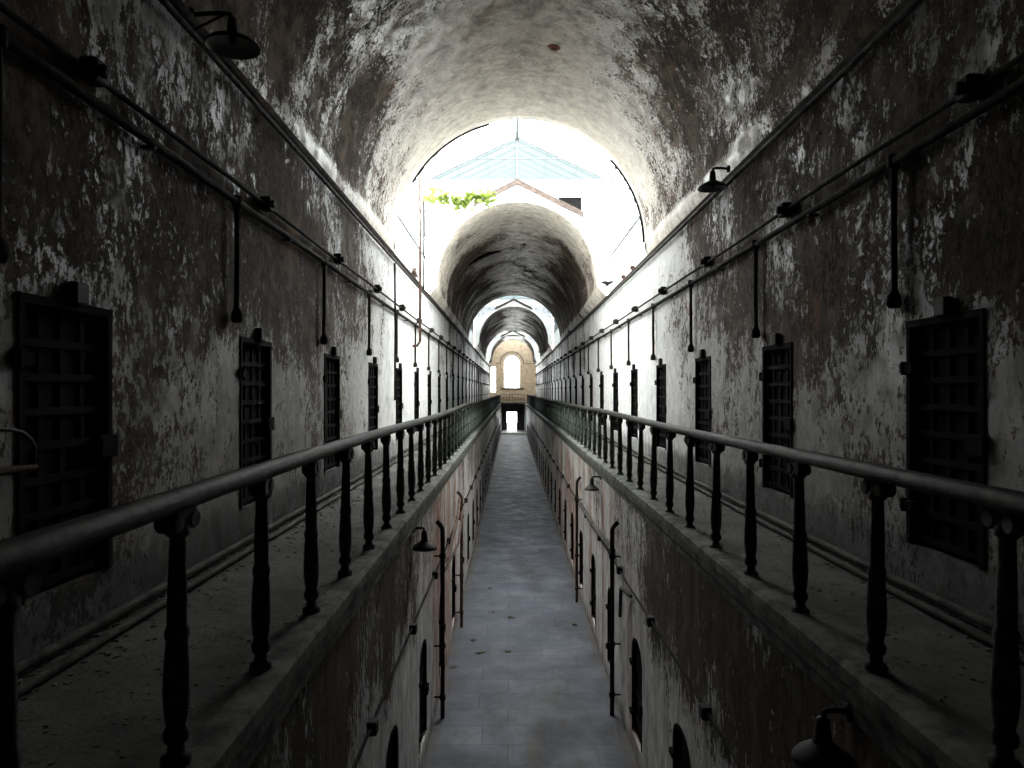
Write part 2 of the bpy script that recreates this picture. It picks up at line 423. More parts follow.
def gable_face(name, y, R, cz, AP):
    """low white gable in front of the far vault: follows its shallow roof slopes"""
    mb = MB(); P = prof(R, cz); SL = .50
    out = lambda x: AP - SL*abs(x-CX)
    for (x0, z0), (x1, z1) in zip(P, P[1:]):
        if abs(x1-x0) < 1e-4: continue
        for yy in (y, y+.25): mb.add([(x0,yy,z0),(x1,yy,z1),(x1,yy,out(x1)),(x0,yy,out(x0))], [(0,1,2,3)])
        mb.add([(x0,y,out(x0)),(x1,y,out(x1)),(x1,y+.25,out(x1)),(x0,y+.25,out(x0))], [(0,1,2,3)])
    for (x0, z0), (x1, z1) in zip(P, P[1:]):
        mb.add([(x0,y,z0),(x1,y,z1),(x1,y+.25,z1),(x0,y+.25,z0)], [(0,1,2,3)], True)
    return struct(mb.build(name, M['white_plaster']))

tn = 6
wn = 1
for gi, (ya, yb) in enumerate(GAPS):
    Rb, cb = [(2.5, 3.36), (2.5, 3.62), (2.42, 3.85)][gi]
    Ra, ca = [(RE, CE), (2.74, 2.96), (2.62, 3.20)][gi]
    RIDGE, EV, HW, SB = 8.0, 6.63, 2.72, 4.15
    APX = [6.42, 6.55, 6.65][gi]
    end_wall('wall_end_%d' % (2*gi+1), ya, Ra, ca, RIDGE, M['white_plaster'], -.22)
    gable_face('wall_gable_%d' % (gi+1), yb, Rb, cb, APX)
    # back wall above the low gable: boarded band up to the eaves, corrugated sheets and one dark gap
    yw = yb + .30
    mb = MB()
    mb.box((CX-2.9, yw, 6.10), (CX+2.9, yw+.12, EV))
    RV = 2.02 if gi == 0 else 1.35
    if gi == 0: mb.box((CX-1.35, yw, 5.93), (CX+1.30, yw+.12, 6.10))
    else: mb.box((CX-1.35, yw, cb+Rb+.08), (CX+1.35, yw+.12, 6.12))
    struct(mb.build('wall_band_%d' % (gi+1), M['white_board']))
    if gi == 0: struct(MB().box((CX+1.28, yw+.10, 5.48), (CX+2.04, yw+.16, 6.12)).build('trim_%d' % tn, M['void'])); tn += 1
    for sx0, sx1 in ((-2.9, -1.35), (RV, 2.9)):
        mb = MB(); n = int((sx1-sx0)/.035); ring = []
        for k in range(n+1):
            dx_ = sx0+(sx1-sx0)*k/n; ring.append((CX+dx_, yw+.03+.018*math.sin(k*PI/2), APX-.5*abs(dx_)-.13))
        mb.loft([[(a, b, c_) for a, b, c_ in ring], [(a, b, 6.10) for a, b, c_ in ring]], closed=False, caps=False)
        struct(mb.build('trim_%d' % tn, M['corr'])); tn += 1
    # bargeboards of the low gable
    for s, L in ((-1, 1.35), (1, 2.05 if gi == 0 else 1.35)):
        A = Vector((CX, yb-.06, APX)); B = Vector((CX+s*L, yb-.06, APX-.50*L))
        up = Vector((0, 0, .15)); mb = MB()
        vs = [A-up*.2, B-up*.2, B+up, A+up]
        mb.add(vs+[v_+Vector((0,.07,0)) for v_ in vs], [(0,1,2,3),(7,6,5,4),(0,4,5,1),(1,5,6,2),(2,6,7,3),(3,7,4,0)])
        struct(mb.build('trim_%d' % tn, M['wood'])); tn += 1
    # side walls of the bay: white vertical boards, glazed strip above, enlarged to let in more light
    for s in (-1, 1):
        xw = CX + s*2.90; mb = MB(); n = int((yb+.3-ya+.22)/.22)
        yy = ya-.2
        while yy < yb+.25:
            mb.box((xw, yy+.006, ZL-.02), (xw+s*.035, yy+.196, SB)) if s > 0 else mb.box((xw-.035, yy+.006, ZL-.02), (xw, yy+.196, SB))
            yy += .2
        mb.box((min(xw+s*.035, xw+s*.10), ya-.2, ZL), (max(xw+s*.035, xw+s*.10), yb+.4, SB))
        struct(mb.build('wall_side_%d' % (2*gi+(1 if s < 0 else 2)), M['white_board']))
        win = struct(empty('window_%d' % wn, (xw, ya, SB))); wn += 1
        fr = MB(); L = yb-ya+.3
        fr.box((-.03, -.1, 0), (.03, L, .06)); fr.box((-.03, -.1, EV-SB-.07), (.03, L, EV-SB))
        k = 0
        while k <= int(L/.8): fr.box((-.02, k*.8-.02, .05), (.02, k*.8+.02, EV-SB-.05)); k += 1
        fr.build('window_frame', M['steel_grey'], win)
        MB().box((-.004, -.05, .05), (.004, L-.05, EV-SB-.05)).build('pane', M['glass' if gi == 0 else 'dirty_glass'], win)
    # pitched glass roof
    roof = struct(empty('window_%d' % wn, (CX, ya, EV))); wn += 1
    L = yb - ya + .42; H = RIDGE-EV; mb = MB()
    mb.box((-.045, -.1, H-.12), (.045, L, H+.03))
    for s in (-1, 1):
        mb.box((s*2.9-.05, -.1, -.06), (s*2.9+.05, L, .04))
        k = 0
        while k*.66 < L:
            y_ = k*.66; d = Vector((s*2.9, 0, -H)).normalized(); nrm = Vector((s*H, 0, 2.9)).normalized()
            A = Vector((0, y_, H)); B = Vector((s*2.9, y_, 0)); hw = .014
            vs = []
            for P_ in (A, B):
                for q, r_ in ((-1, -1), (1, -1), (1, 1), (-1, 1)): vs.append(P_ + Vector((0, q*hw, 0)) + nrm*(r_*.02))
            mb.add(vs, [(0,1,2,3),(7,6,5,4),(0,4,5,1),(1,5,6,2),(2,6,7,3),(3,7,4,0)])
            k += 1
        for q in (.33, .66):
            P_ = Vector((s*2.9*q, 0, H*(1-q))); mb.box((P_.x-.012, -.1, P_.z-.012), (P_.x+.012, L, P_.z+.012))
        pn = MB(); A = [(0,-.1,H+.022),(s*2.9,-.1,.022),(s*2.9,L,.022),(0,L,H+.022)]
        pn.add(A, [(0,1,2,3)]); pn.build('roof_pane', M['glass' if gi == 0 else 'dirty_glass'], roof)
    mb.build('glazing_bars', M['steel_grey'], roof)
    # tie rod and its brackets at mid-bay
    mb = MB(); 
    for yy in (L*.55,): mb.tube([(-2.85, yy, .0), (2.85, yy, .0)], .012, 6)
    mb.build('tie_rod', M['steel_grey'], roof)
    # glazed far gable
    gab = struct(empty('window_%d' % wn, (CX, yb+.36, EV))); wn += 1
    MB().add([(-2.75,0,0),(2.75,0,0),(0,0,H-.02)], [(0,1,2)])
    g_ = MB(); g_.add([(-2.78,0,.02),(2.78,0,.02),(0,0,H-.05)], [(0,1,2)]); g_.build('pane', M['blue_glass'], gab)
    fr = MB()
    fr.box((-2.85,-.03,-.02),(2.85,.03,.03)); fr.box((-.03,-.03,0),(.03,.03,H+.0)); fr.box((-1.45,-.02,H*.5-.012),(1.45,.02,H*.5+.012))
    for s in (-1, 1): fr.tube([(s*2.85,0,0),(0,0,H-.02)], .028, 6)
    fr.box((-.06,-.08,H-.05),(.06,.06,H+.16))
    fr.build('window_frame', M['steel_grey'], gab)

# ------------------------------------------------------------------ the far end
yE = 100.0
mb = MB()
WX0, WX1, WZ0, WS = -1.05, 1.30, .35, 3.85     # big arched window, spring WS
def face_xz(mb, y, x0, x1, z0, z1, holes, top_fn=None):
    pass
def quad(mb, x0, x1, z0, z1, y=yE, t=.5):
    mb.box((x0, y, z0), (x1, y+t, z1))
X0, X1, ZT = -4.4, 4.8, 7.2
BX = X0
quad(mb, X0, -2.80, -1.6, ZT); quad(mb, -2.80, -2.10, -1.6, -.2); quad(mb, -2.80, -2.10, 3.4, ZT)
quad(mb, -2.10, WX0, -1.6, ZT); quad(mb, WX0, WX1, -1.6, WZ0); quad(mb, WX1, X1, -1.6, ZT)
wc = (WX0+WX1)/2; wr = (WX1-WX0)/2; n = 16
for k in range(n):
    a0 = PI*k/n; a1 = PI*(k+1)/n
    xa, za = wc+wr*math.cos(a0), WS+wr*math.sin(a0); xb, zb = wc+wr*math.cos(a1), WS+wr*math.sin(a1)
    for yy in (yE, yE+.5): mb.add([(xa,yy,za),(xb,yy,zb),(xb,yy,ZT),(xa,yy,ZT)], [(0,1,2,3)])
    mb.add([(xa,yE,za),(xb,yE,zb),(xb,yE+.5,zb),(xa,yE+.5,za)], [(0,1,2,3)])
struct(mb.build('wall_far', M['stone']))
# stone hood and surround of the window, impost line, parapet under it
def arc_band(cx, cz, r0, r1, y0, y1, legs=0, n=20):
    mb = MB(); ra = []; 
    angs = [PI*k/n for k in range(n+1)]
    sec = []
    if legs: sec.append((1, 0, -legs))
    for a in angs: sec.append((math.cos(a), math.sin(a), 0))
    if legs: sec.append((-1, 0, -legs))
    for c_, s_, dz in sec:
        ra.append([(cx+r0*c_, y0, cz+r0*s_+dz), (cx+r1*c_, y0, cz+r1*s_+dz), (cx+r1*c_, y1, cz+r1*s_+dz), (cx+r0*c_, y1, cz+r0*s_+dz)])
    mb.loft(ra, smooth=False); return mb
struct(recalc(arc_band(wc, WS, wr+.38, wr+.5, yE-.1, yE, 0).build('trim_%d' % tn, M['dark_stone']))); tn += 1
struct(MB().box((-2.1, yE-.06, WS-.08), (wc-wr-.38, yE, WS)).box((wc+wr+.38, yE-.06, WS-.08), (X1, yE, WS)).build('trim_%d' % tn, M['dark_stone'])); tn += 1
win = struct(empty('window_%d' % wn, (wc, yE+.2, WS))); wn += 1
fr = arc_band(0, 0, wr-.16, wr, 0, .1, WS-WZ0); fr.box((-wr, 0, WZ0-WS), (wr, .1, WZ0-WS+.14)); 
fr.box((.62, .02, WZ0-WS), (.67, .06, .6)); fr.box((-wr, .02, -1.2), (wr, .06, -1.16)); fr.box((-wr, .02, 0), (wr, .06, .05))
fr.build('window_frame', M['white_board'], win)
pn = MB(); vs = [(-wr+.1, .05, WZ0-WS), (wr-.1, .05, WZ0-WS)] + [((wr-.1)*math.cos(PI*k/12), .05, (wr-.1)*math.sin(PI*k/12)) for k in range(13)]
pn.add(vs, [tuple(range(len(vs)))]); pn.build('pane', M['glass'], win)
win = struct(empty('window_%d' % wn, (-2.52, yE+.2, -.2))); wn += 1
fr = MB(); fr.box((-.43,0,0),(-.37,.08,3.6)).box((.37,0,0),(.43,.08,3.6)).box((-.43,0,0),(.43,.08,.07)).box((-.43,0,3.53),(.43,.08,3.6)).box((-.43,.02,1.8),(.43,.06,1.84)); fr.build('window_frame', M['white_board'], win)
MB().box((-.4,.03,.05),(.4,.035,3.55)).build('pane', M['glass'], win)
struct(MB().box((-1.35, yE-1.0, -.75), (1.75, yE-.85, .22)).build('trim_%d' % tn, M['stone'])); tn += 1
struct(MB().box((-1.45, yE-1.08, .22), (1.85, yE-.75, .36)).build('trim_%d' % tn, M['iron'])); tn += 1
# lower far wall with the doorway to the daylight
mb = MB(); quad(mb, X0, -.62, ZF, -1.6); quad(mb, .86, X1, ZF, -1.6); quad(mb, -.62, .86, -2.85, -1.6)
struct(mb.build('wall_far_lower', M['dark_stone']))
dd = struct(empty('door_900', (-.62, yE+.1, ZF)))
fr = MB(); fr.box((0,0,0),(.07,.1,2.6)).box((1.41,0,0),(1.48,.1,2.6)).box((0,0,2.53),(1.48,.1,2.6)).box((0,0,1.95),(1.48,.08,2.0)).box((.72,.02,0),(.76,.06,1.95)); fr.build('door_frame', M['iron'], dd)
MB().box((.07,.04,0),(1.41,.05,2.53)).build('door_glass', M['glass'], dd)
# end bay: side walls, roof with an added skylight, gallery link across
for nm, xa in (('wall_bay_left', X0), ('wall_bay_right', X1)):
    struct(MB().box((xa-.3 if xa < 0 else xa, YE, ZF), (xa if xa < 0 else xa+.3, yE+.5, ZT)).build(nm, M['stone']))
mb = MB()     # wall between the last vault and the bay
mb.box((X0, YE, ZF), (LL, YE+.4, ZG-.2)).box((LR, YE, ZF), (X1, YE+.4, ZG-.2)).box((X0, YE, ZG-.2), (XL, YE+.4, ZL)).box((XR, YE, ZG-.2), (X1, YE+.4, ZL))
P = prof(2.42, 3.75)
for (x0, z0), (x1, z1) in zip(P, P[1:]):
    if abs(x1-x0) < 1e-4: continue
    for yy in (YE, YE+.4): mb.add([(x0,yy,z0),(x1,yy,z1),(x1,yy,ZT),(x0,yy,ZT)], [(0,1,2,3)])
mb.box((X0, YE, ZL), (CX-2.775, YE+.4, ZT)).box((CX+2.775, YE, ZL), (X1, YE+.4, ZT))
struct(mb.build('wall_bay_front', M['dark_stone']))
struct(MB().box((X0, YE, ZT), (CX-2.6, yE+.5, ZT+.2)).box((CX+2.6, YE, ZT), (X1, yE+.5, ZT+.2)).box((CX-2.6, YE, ZT), (CX+2.6, YE+1.4, ZT+.2)).build('ceiling_5', M['white_plaster']))
win = struct(empty('window_%d' % wn, (CX, YE+1.4, ZT+.1))); wn += 1  # unseen skylight, added so the end wall reads lighter
MB().box((-2.6, 0, 0), (2.6, yE+.5-YE-1.4, .02)).build('pane', M['hazy_glass'], win)
fr = MB()
for k in range(6): fr.box((-2.6+k*1.04-.03, 0, -.06), (-2.6+k*1.04+.03, yE+.5-YE-1.4, 0))
fr.build('glazing_bars', M['steel_grey'], win)
struct(MB().box((X0, YE+.4, ZG-.22), (LL-.1, yE, ZG)).box((LR+.1, YE+.4, ZG-.22), (X1, yE, ZG)).box((LL-.1, 94, ZG-.22), (LR+.1, yE, ZG)).build('floor_gallery_far', M['dust']))
struct(MB().box((X0, YE+.4, ZF), (LL, yE, ZG-.22)).box((LR, YE+.4, ZF), (X1, yE, ZG-.22)).build('wall_bay_lower', M['dark_stone']))
struct(MB().box((-12, 100.5, ZF-.25), (12, 125, ZF-.05)).build('ground', M['kerb']))

# iron balustrade across the far link
fb = tag(empty('balustrade', (CX, 94, ZG)), 'dark iron balustrade crossing the corridor below the arched end window', 'railing')
MB().box((-1.55, -.04, .98), (1.55, .04, 1.05)).build('handrail', M['rail_iron'], fb)
for k in range(9):
    o = MB().lathe([(.05,0),(.03,.1),(.045,.3),(.025,.5),(.025,.9),(.045,.98)], (-1.5+k*.375, 0, 0), 8).build('baluster', M['rail_iron'], fb)

# ------------------------------------------------------------------ cell doors
def upper_door():
    d = empty('door_1'); struct(d)
    W2, H0, H1 = UP_W/2, UP_Z0, UP_Z1
    # leaf is built facing +x at x = 0 (wall face), origin at the door's middle on z = 0
    MB().box((-.085, -W2, H0), (-.05, W2, H1)).build('door_leaf', M['door'], d)
    mb = MB()
    for k in range(5):
        y = -W2+.05+(UP_W-.1)*k/4; mb.box((-.05, y-.022, H0+.01), (-.035, y+.022, H1-.01))
    for k in range(9):
        z = H0+.06+(H1-H0-.12)*k/8; mb.box((-.036, -W2+.01, z-.022), (-.024, W2-.01, z+.022))
    mb.build('strap_lattice', M['strap'], d)
    mb = MB()
    mb.box((-.05, -W2-.0, H0), (.012, -W2+.045, H1)).box((-.05, W2-.045, H0), (.012, W2, H1)).box((-.05, -W2, H1-.05), (.015, W2, H1))
    mb.build('door_frame', M['strap'], d)
    for z in (H0+.28, H1-.35):
        MB().box((-.02, -W2-.06, z-.035), (.03, -W2+.10, z+.035)).lathe([(.022,-.05),(.022,.05)], (.02, -W2-.02, z), 8).build('hinge', M['strap'], d)
    MB().bbox((-.03, W2-.16, -.42), (.035, W2+.03, -.28), .008).build('lock_box', M['strap'], d)
    MB().bbox((-.01, -.02, H1-.01), (.06, .11, H1+.12), .01).build('header_block', M['iron'], d)
    return d
def lower_door():
    d = empty('door_2'); struct(d)
    W2, H0, H1 = LO_W/2, LO_Z0, LO_Z1
    def arch_pts(w, g): return [(-w, H0+g)] + [(-w*math.cos(PI*k/10), H1+(.26-g)*math.sin(PI*k/10)) for k in range(11)] + [(w, H0+g)]
    a = arch_pts(W2, 0); mb = MB(); n = len(a)
    mb.add([(-.05, y, z) for y, z in a] + [(-.085, y, z) for y, z in a], [tuple(range(n)), tuple(range(2*n-1, n-1, -1))]); mb.build('door_leaf', M['door'], d)
    mb = MB(); b = arch_pts(W2-.05, .05)
    for (p, q), (r, s_), (p2, q2), (r2, s2) in zip(a, a[1:], b, b[1:]):
        mb.add([(.008,p,q),(.008,r,s_),(.008,r2,s2),(.008,p2,q2),(-.05,p2,q2),(-.05,r2,s2)], [(0,1,2,3),(3,2,5,4)])
    mb.build('door_frame', M['strap'], d)
    mb = MB()
    for z in (-4.9, -4.5, -4.15): mb.box((-.05, -W2+.05, z-.02), (-.03, W2-.05, z+.02))
    mb.build('strap', M['strap'], d)
    for z in (-4.85, -4.1):
        MB().box((-.02, -W2-.07, z-.03), (.035, -W2+.08, z+.03)).build('hinge', M['strap'], d)
    MB().bbox((-.03, W2-.14, -4.55), (.04, W2+.04, -4.42), .008).build('lock_box', M['strap'], d)
    return d
ud = upper_door(); ld = lower_door(); map_kids(ud); map_kids(ld)
dn_ = 1
def put_doors(src, ys, x, flip):
    global dn_
    for y in ys:
        c_ = copy_tree(src); c_.location = (x, y, 0); c_.rotation_euler = (0, 0, PI if flip else 0)
        c_.name = 'door_%d' % (100+dn_); dn_ += 1
put_doors(ud, UL, XL, False); put_doors(ud, UR, XR, True); put_doors(ld, DL, LL, False); put_doors(ld, DR, LR, True)
for s_ in (ud, ld):
    for ch in children_map[s_.name]: bpy.data.objects.remove(ch)
    bpy.data.objects.remove(s_)

# ------------------------------------------------------------------ balustrades
def balustrade(x, y0, sp, n, side):
    root = empty('balustrade', (x, 0, ZG))
    tag(root, 'long balustrade of turned iron balusters and worn handrail on the %s gallery edge' % side, 'railing')
    p = [(-.052, 1.005), (-.058, 1.03), (-.045, 1.065), (-.015, 1.082), (.015, 1.082), (.045, 1.065), (.058, 1.03), (.052, 1.005)]
    sg = -1 if x < 0 else 1
    def sag(y): return .012*math.sin(y*.45+sg) + (.03*math.exp(-((y-22)/3)**2) if x < 0 else 0) - .008
    ys = [YB + .55*i for i in range(int((YE-YB)/.55)+1)]
    recalc(MB().extrude_y(p, ys, True, sag).build('handrail', M['rail_wood'], root))
    prof_ = [(.058,.0),(.058,.035),(.036,.05),(.030,.085),(.046,.10),(.050,.13),(.036,.16),(.044,.20),(.051,.28),(.047,.40),(.040,.49),(.046,.505),(.046,.53),(.037,.55),(.038,.62),(.032,.80),(.030,.89),(.044,.90),(.044,.93),(.034,.945),(.038,1.0)]
    b0 = MB().lathe(prof_, (0,0,0), 12).build('baluster', M['rail_iron'], root)
    cp = MB()
    for s in (-1, 1):
        R90 = Matrix.Rotation(PI/2, 4, 'Y')
        cp.lathe([(.034,-.042),(.040,-.030),(.040,.030),(.034,.042)], (0, s*.062, .955), 12, R90)
    cp.box((-.036,-.075,.975),(.036,.075,1.003))
    c0 = cp.build('capital', M['rail_iron'], b0)
    for k in range(n):
        y = y0 + sp*k
        if k == 0: b, c_ = b0, c0
        else:
            b = b0.copy(); COL.objects.link(b); b.parent = root
            c_ = c0.copy(); COL.objects.link(c_); c_.parent = b
        b.location = (0, y, min(0, sag(y))+.002)
        b.rotation_euler = (random.uniform(-.008,.008), random.uniform(-.012,.012), random.uniform(-.1,.1))
    return root
balustrade(BLX, 1.86-.955*3, .955, 91, 'left'); balustrade(BRX, 1.80-.975*3, .975, 89, 'right')

# ------------------------------------------------------------------ pipes along the upper walls
def wobble(x, y0, y1, z, step=3.09, a=.012, seed=1):
    r = random.Random(seed); pts = []; y = y0
    while y < y1: pts.append((x+r.uniform(-a*.4, a*.4), y, z+r.uniform(-a, a))); y += step
    return pts + [(x, y1, z)]
def conduit_set(xw, s, side, first_box, drop_first):
    xo = xw + s*.06
    root = tag(empty('electrical_conduit', (xw, 0, 1.91)), 'thin upper conduit strung with junction boxes along the %s gallery wall' % side, 'conduit')
    MB().tube([(p[0]-xw, p[1], p[2]-1.91) for p in wobble(xo, YB, YE, 1.91, seed=3)], .020, 6).build('tube', M['conduit'], root)
    jb = MB().bbox((-.05,-.07,-.07),(.06,.07,.07),.012); jb.lathe([(.045,0),(.045,.03),(.02,.04)], (s*.05,0,0), 8, Matrix.Rotation(s*PI/2,4,'Y'))
    j0 = jb.build('junction_box', M['iron'], root); k = 0; y = first_box
    while y < YE-1:
        o = j0 if k == 0 else j0.copy()
        if k: COL.objects.link(o); o.parent = root
        o.location = (s*.065, y, .01); o.rotation_euler = (random.uniform(-.15,.15), 0, 0)
        y += 3.07; k += 1
    root = tag(empty('wall_pipe', (xw, 0, 1.74)), 'thick dark pipe with short drop pipes above the doors of the %s gallery wall' % side, 'pipe')
    MB().tube([(p[0]-xw, p[1], p[2]-1.74) for p in wobble(xo, YB, YE, 1.74, seed=5)], .034, 8).build('tube', M['conduit'], root)
    dp = MB().tube([(s*.06,0,0),(s*.06,0,-.55),(s*.055,.0,-1.02)], .024, 8)
    dp.lathe([(.026,-.02),(.05,-.06),(.055,-.12),(.04,-.15)], (s*.06,0,-.96), 10)
    dp.lathe([(.045,-.05),(.045,.05)], (s*.06,0,0), 10)
    d0 = dp.build('drop_pipe', M['conduit'], root); y = drop_first; k = 0
    while y < YE-1:
        o = d0 if k == 0 else d0.copy()
        if k: COL.objects.link(o); o.parent = root
        o.location = (0, y, 0); y += UP_SP; k += 1
    cl = MB().box((-.005 if s > 0 else -.10,-.02,-.05),(.10 if s > 0 else .005,.02,-.03)); c0 = cl.build('clip', M['iron'], root); y = drop_first+1.5; k = 0
    while y < 40:
        o = c0 if k == 0 else c0.copy()
        if k: COL.objects.link(o); o.parent = root
        o.location = (0, y, 0); y += UP_SP; k += 1
conduit_set(XL, 1, 'left', 4.33-3.07, 6.62-UP_SP)
conduit_set(XR, -1, 'right', 4.57-3.07, 5.47-UP_SP)
for xw, s, side in ((XL, 1, 'left'), (XR, -1, 'right')):
    tag(MB().tube(wobble(xw+s*.075, YB, YE, ZL-(.045 if s > 0 else .075), seed=8, a=.006), .026, 8).build('ledge_pipe', M['pipe_grey']),
        'grey pipe running just under the %s wooden ledge where the vault springs' % side, 'pipe')
    for j, (dx, dz, r_) in enumerate(((.10, .06, .030), (.24, .035, .026))):
        tag(MB().tube(wobble(xw+s*dx, YB, YE, ZG+dz, seed=11+j+int(xw), a=.008, step=4.3), r_, 8).build('floor_pipe', M['pipe_grey']),
            '%s grey pipe lying on the %s gallery floor %s' % (('thicker', side, 'tight against the wall foot') if j == 0 else ('thinner', side, 'a hand away from the wall')), 'pipe')

# lower conduits with boxes
for xw, s, side, fb_ in ((LL, 1, 'left', 6.3), (LR, -1, 'right', 6.6)):
    root = tag(empty('electrical_conduit', (xw, 0, -2.95)), 'conduit with small black boxes above the arched doors of the lower %s wall' % side, 'conduit')
    MB().tube([(p[0]-xw, p[1], p[2]+2.95) for p in wobble(xw+s*.05, YB, YE, -2.95, seed=15, a=.02, step=2.7)], .016, 6).build('tube', M['conduit'], root)
    j0 = MB().bbox((-.04,-.06,-.06),(.05,.06,.06),.01).build('junction_box', M['iron'], root); y = fb_-2.6; k = 0
    while y < 60:
        o = j0 if k == 0 else j0.copy()
        if k: COL.objects.link(o); o.parent = root
        o.location = (s*.06, y, 0); y += 2.62; k += 1

# downpipes with elbow
def downpipe(x, s, y, ztop, r_, label, mat, brk=True):
    root = tag(empty('downpipe', (x, y, ZF)), label, 'pipe'); h = ztop-ZF
    MB().tube([(s*.04,0,h+.08),(s*.10,0,h+.02),(s*.135,0,h-.04),(s*.14,0,h-.12),(s*.14,0,h-1.2),(s*.14,0,.0)], r_, 10).build('tube', mat, root)
    for z in (h-.5, 1.2, .35): MB().lathe([(r_+.012,-.04),(r_+.016,-.03),(r_+.016,.03),(r_+.012,.04)], (s*.14,0,z), 10).box((min(0,s*.14),-.015,z-.012),(max(0,s*.14),.015,z+.012)).build('collar', mat, root)
downpipe(LL, 1, 12.0, -2.25, .037, 'black elbowed downpipe fixed to the lower left wall beyond the hanging lamp', M['conduit'])
downpipe(LR, -1, 12.1, -2.28, .037, 'black elbowed downpipe on the lower right wall beyond the second arched door', M['conduit'])
downpipe(LL, 1, 16.6, -2.4, .035, 'slim rusty downpipe on the lower left wall past the broken pipes', M['rusty'])
downpipe(LR, -1, 18.6, -2.3, .035, 'slim dark downpipe on the lower right wall in the first roof light bay', M['conduit'])
tag(MB().tube([(LL+.04,12.9,-3.15),(LL+.14,13.4,-2.98),(LL+.15,15.4,-2.66),(LL+.14,16.0,-2.40)], .032, 8).build('broken_pipe', M['rusty']), 'rusty broken pipe slanting upward across the lower left wall', 'pipe')
tag(MB().tube([(LL+.04,13.4,-3.35),(LL+.22,14.6,-3.08),(LL+.22,15.7,-2.62)], .024, 8).build('broken_pipe', M['rusty']), 'thin rusty pipe crossing below the slanting broken one, lower left wall', 'pipe')
tag(MB().tube([(LR-.04,10.8,-3.08),(LR-.10,11.4,-3.12),(LR-.10,11.5,-3.6)], .028, 8).build('broken_pipe', M['pipe_grey']), 'short grey pipe stub bent downward on the lower right wall by the black downpipe', 'pipe')
tag(MB().tube([(LR-.05,12.6,-2.8),(LR-.10,15.2,-2.85),(LR-.10,18.0,-2.82)], .045, 8).build('wall_pipe', M['pipe_grey']), 'thick pale pipe section along the lower right wall under the far lamp', 'pipe')

# verticals in the first bay, left side
yv = 19.0
for x_, y_, z0, z1, r_, mt, lb in ((XL+.19, 18.9, 1.3, 5.6, .035, 'rusty', 'rusty standpipe rising past the left ledge into the first roof light'),
                                   (XL+.04, 21.0, 2.975, 5.7, .03, 'iron', 'thin black rod standing on the left ledge before the second vault'),
                                   (XL+.13, 15.2, -.2, 2.7, .022, 'conduit', 'narrow vertical pipe on the left wall where the first vault ends')):
    foot = [(XL, y_, z0-.12), (XL+.12, y_, z0-.11)] if z0 == 1.3 else []
    tag(MB().tube(foot+[(x_,y_,z0),(x_+.01,y_,(z0+z1)/2),(x_-.005,y_,z1)], r_, 8).build('standpipe', M[mt]), lb, 'pipe')
# litter and twigs heaped on the left ledge
r = random.Random(5); mb = MB()
for k in range(60):
    c_ = Vector((XL+.0+r.uniform(-.0,.05), 19.05+r.gauss(0,.25), 3.06+abs(r.gauss(0,.10)))); d = Vector((r.gauss(0,.35), r.gauss(0,1), r.gauss(0,.6))).normalized()*.15; d.x = max(-.07, min(.07, d.x)); d.z = max(-.08, min(.12, d.z))
    mb.tube([c_-d, c_+d], .008, 4)
o = tag(mb.build('twig_nest', M['rusty']), 'brown heap of twigs and litter caught on the left ledge by the standpipe', 'debris')

# dark hoop hanging at the mouth of the first vault
def hoop(a0, a1, label):
    n = 24; pts = [(CX+2.70*math.cos(math.radians(a0+(a1-a0)*k/n)), 15.72, 3.2+2.70*math.sin(math.radians(a0+(a1-a0)*k/n))) for k in range(n+1)]
    tag(MB().tube(pts, .026, 8).build('cable', M['iron']), label, 'cable')
hoop(104, 150, 'dark cable curving along the upper left rim of the first vault mouth')
hoop(1, 43, 'dark cable curving down the right rim of the first vault mouth')

# ------------------------------------------------------------------ lamps
def lamp(name, wx, s, y, z, reach, dia, label, seed=0, grp=None):
    """gooseneck wall lamp: wx wall plane, s direction into the room, arm leaves the wall at height z"""
    root = tag(empty(name, (wx, y, z)), label, 'lamp')
    X = s*reach
    MB().lathe([(.05,0),(.05,.02),(.03,.03)], (0,0,0), 10, Matrix.Rotation(s*PI/2,4,'Y')).build('wall_plate', M['iron'], root)
    MB().tube([(0,0,0),(X*.5,0,.012),(X*.82,0,.012),(X*.96,0,.0),(X,0,-.045)], .018, 8).build('arm', M['iron'], root)
    if reach > .22: MB().tube([(0,0,-.13),(X*.8,0,.0)], .010, 6).build('brace', M['iron'], root)
    R_ = dia/2
    MB().lathe([(.012,-.02),(.036,-.035),(.040,-.09),(.046,-.15),(.062,-.172),(.0,-.172)], (X,0,0), 16).build('lamp_neck', M['iron'], root)
    pr = [(.058,-.160),(R_*.55,-.185),(R_*.85,-.215),(R_,-.245),(R_+.004,-.262),(R_-.006,-.262),(R_*.84,-.225),(R_*.54,-.196),(.03,-.175)]
    sh = MB().lathe(pr[:6], (X,0,0), 28, caps=False).build('lamp_shade', M['iron'], root)
    MB().lathe(pr[5:], (X,0,0), 28, caps=False).build('shade_lining', M['enamel'], sh)
    MB().lathe([(.018,-.17),(.030,-.20),(.026,-.225),(.008,-.238)], (X,0,0), 10).build('socket', M['iron'], root)
    return root
lamp('gooseneck_lamp', XL+.03, 1, 5.74, 3.0, .33, .42, 'black gooseneck lamp with wide shade on the left ledge near the viewer')
lamp('gooseneck_lamp', XR-.09, -1, 9.5, 2.93, .22, .38, 'black gooseneck lamp with wide shade on the right ledge against bright plaster')
lamp('gooseneck_lamp', LL, 1, 9.4, -1.80, .15, .33, 'bell shaped lamp under the left gallery edge beside the elbowed downpipe')
lamp('gooseneck_lamp', LR, -1, 14.7, -1.76, .19, .30, 'small bell lamp under the right gallery edge, the farther one')
lamp('gooseneck_lamp', LR, -1, 3.9, -1.74, .15, .32, 'black bell lamp under the right gallery edge at the bottom of the view')
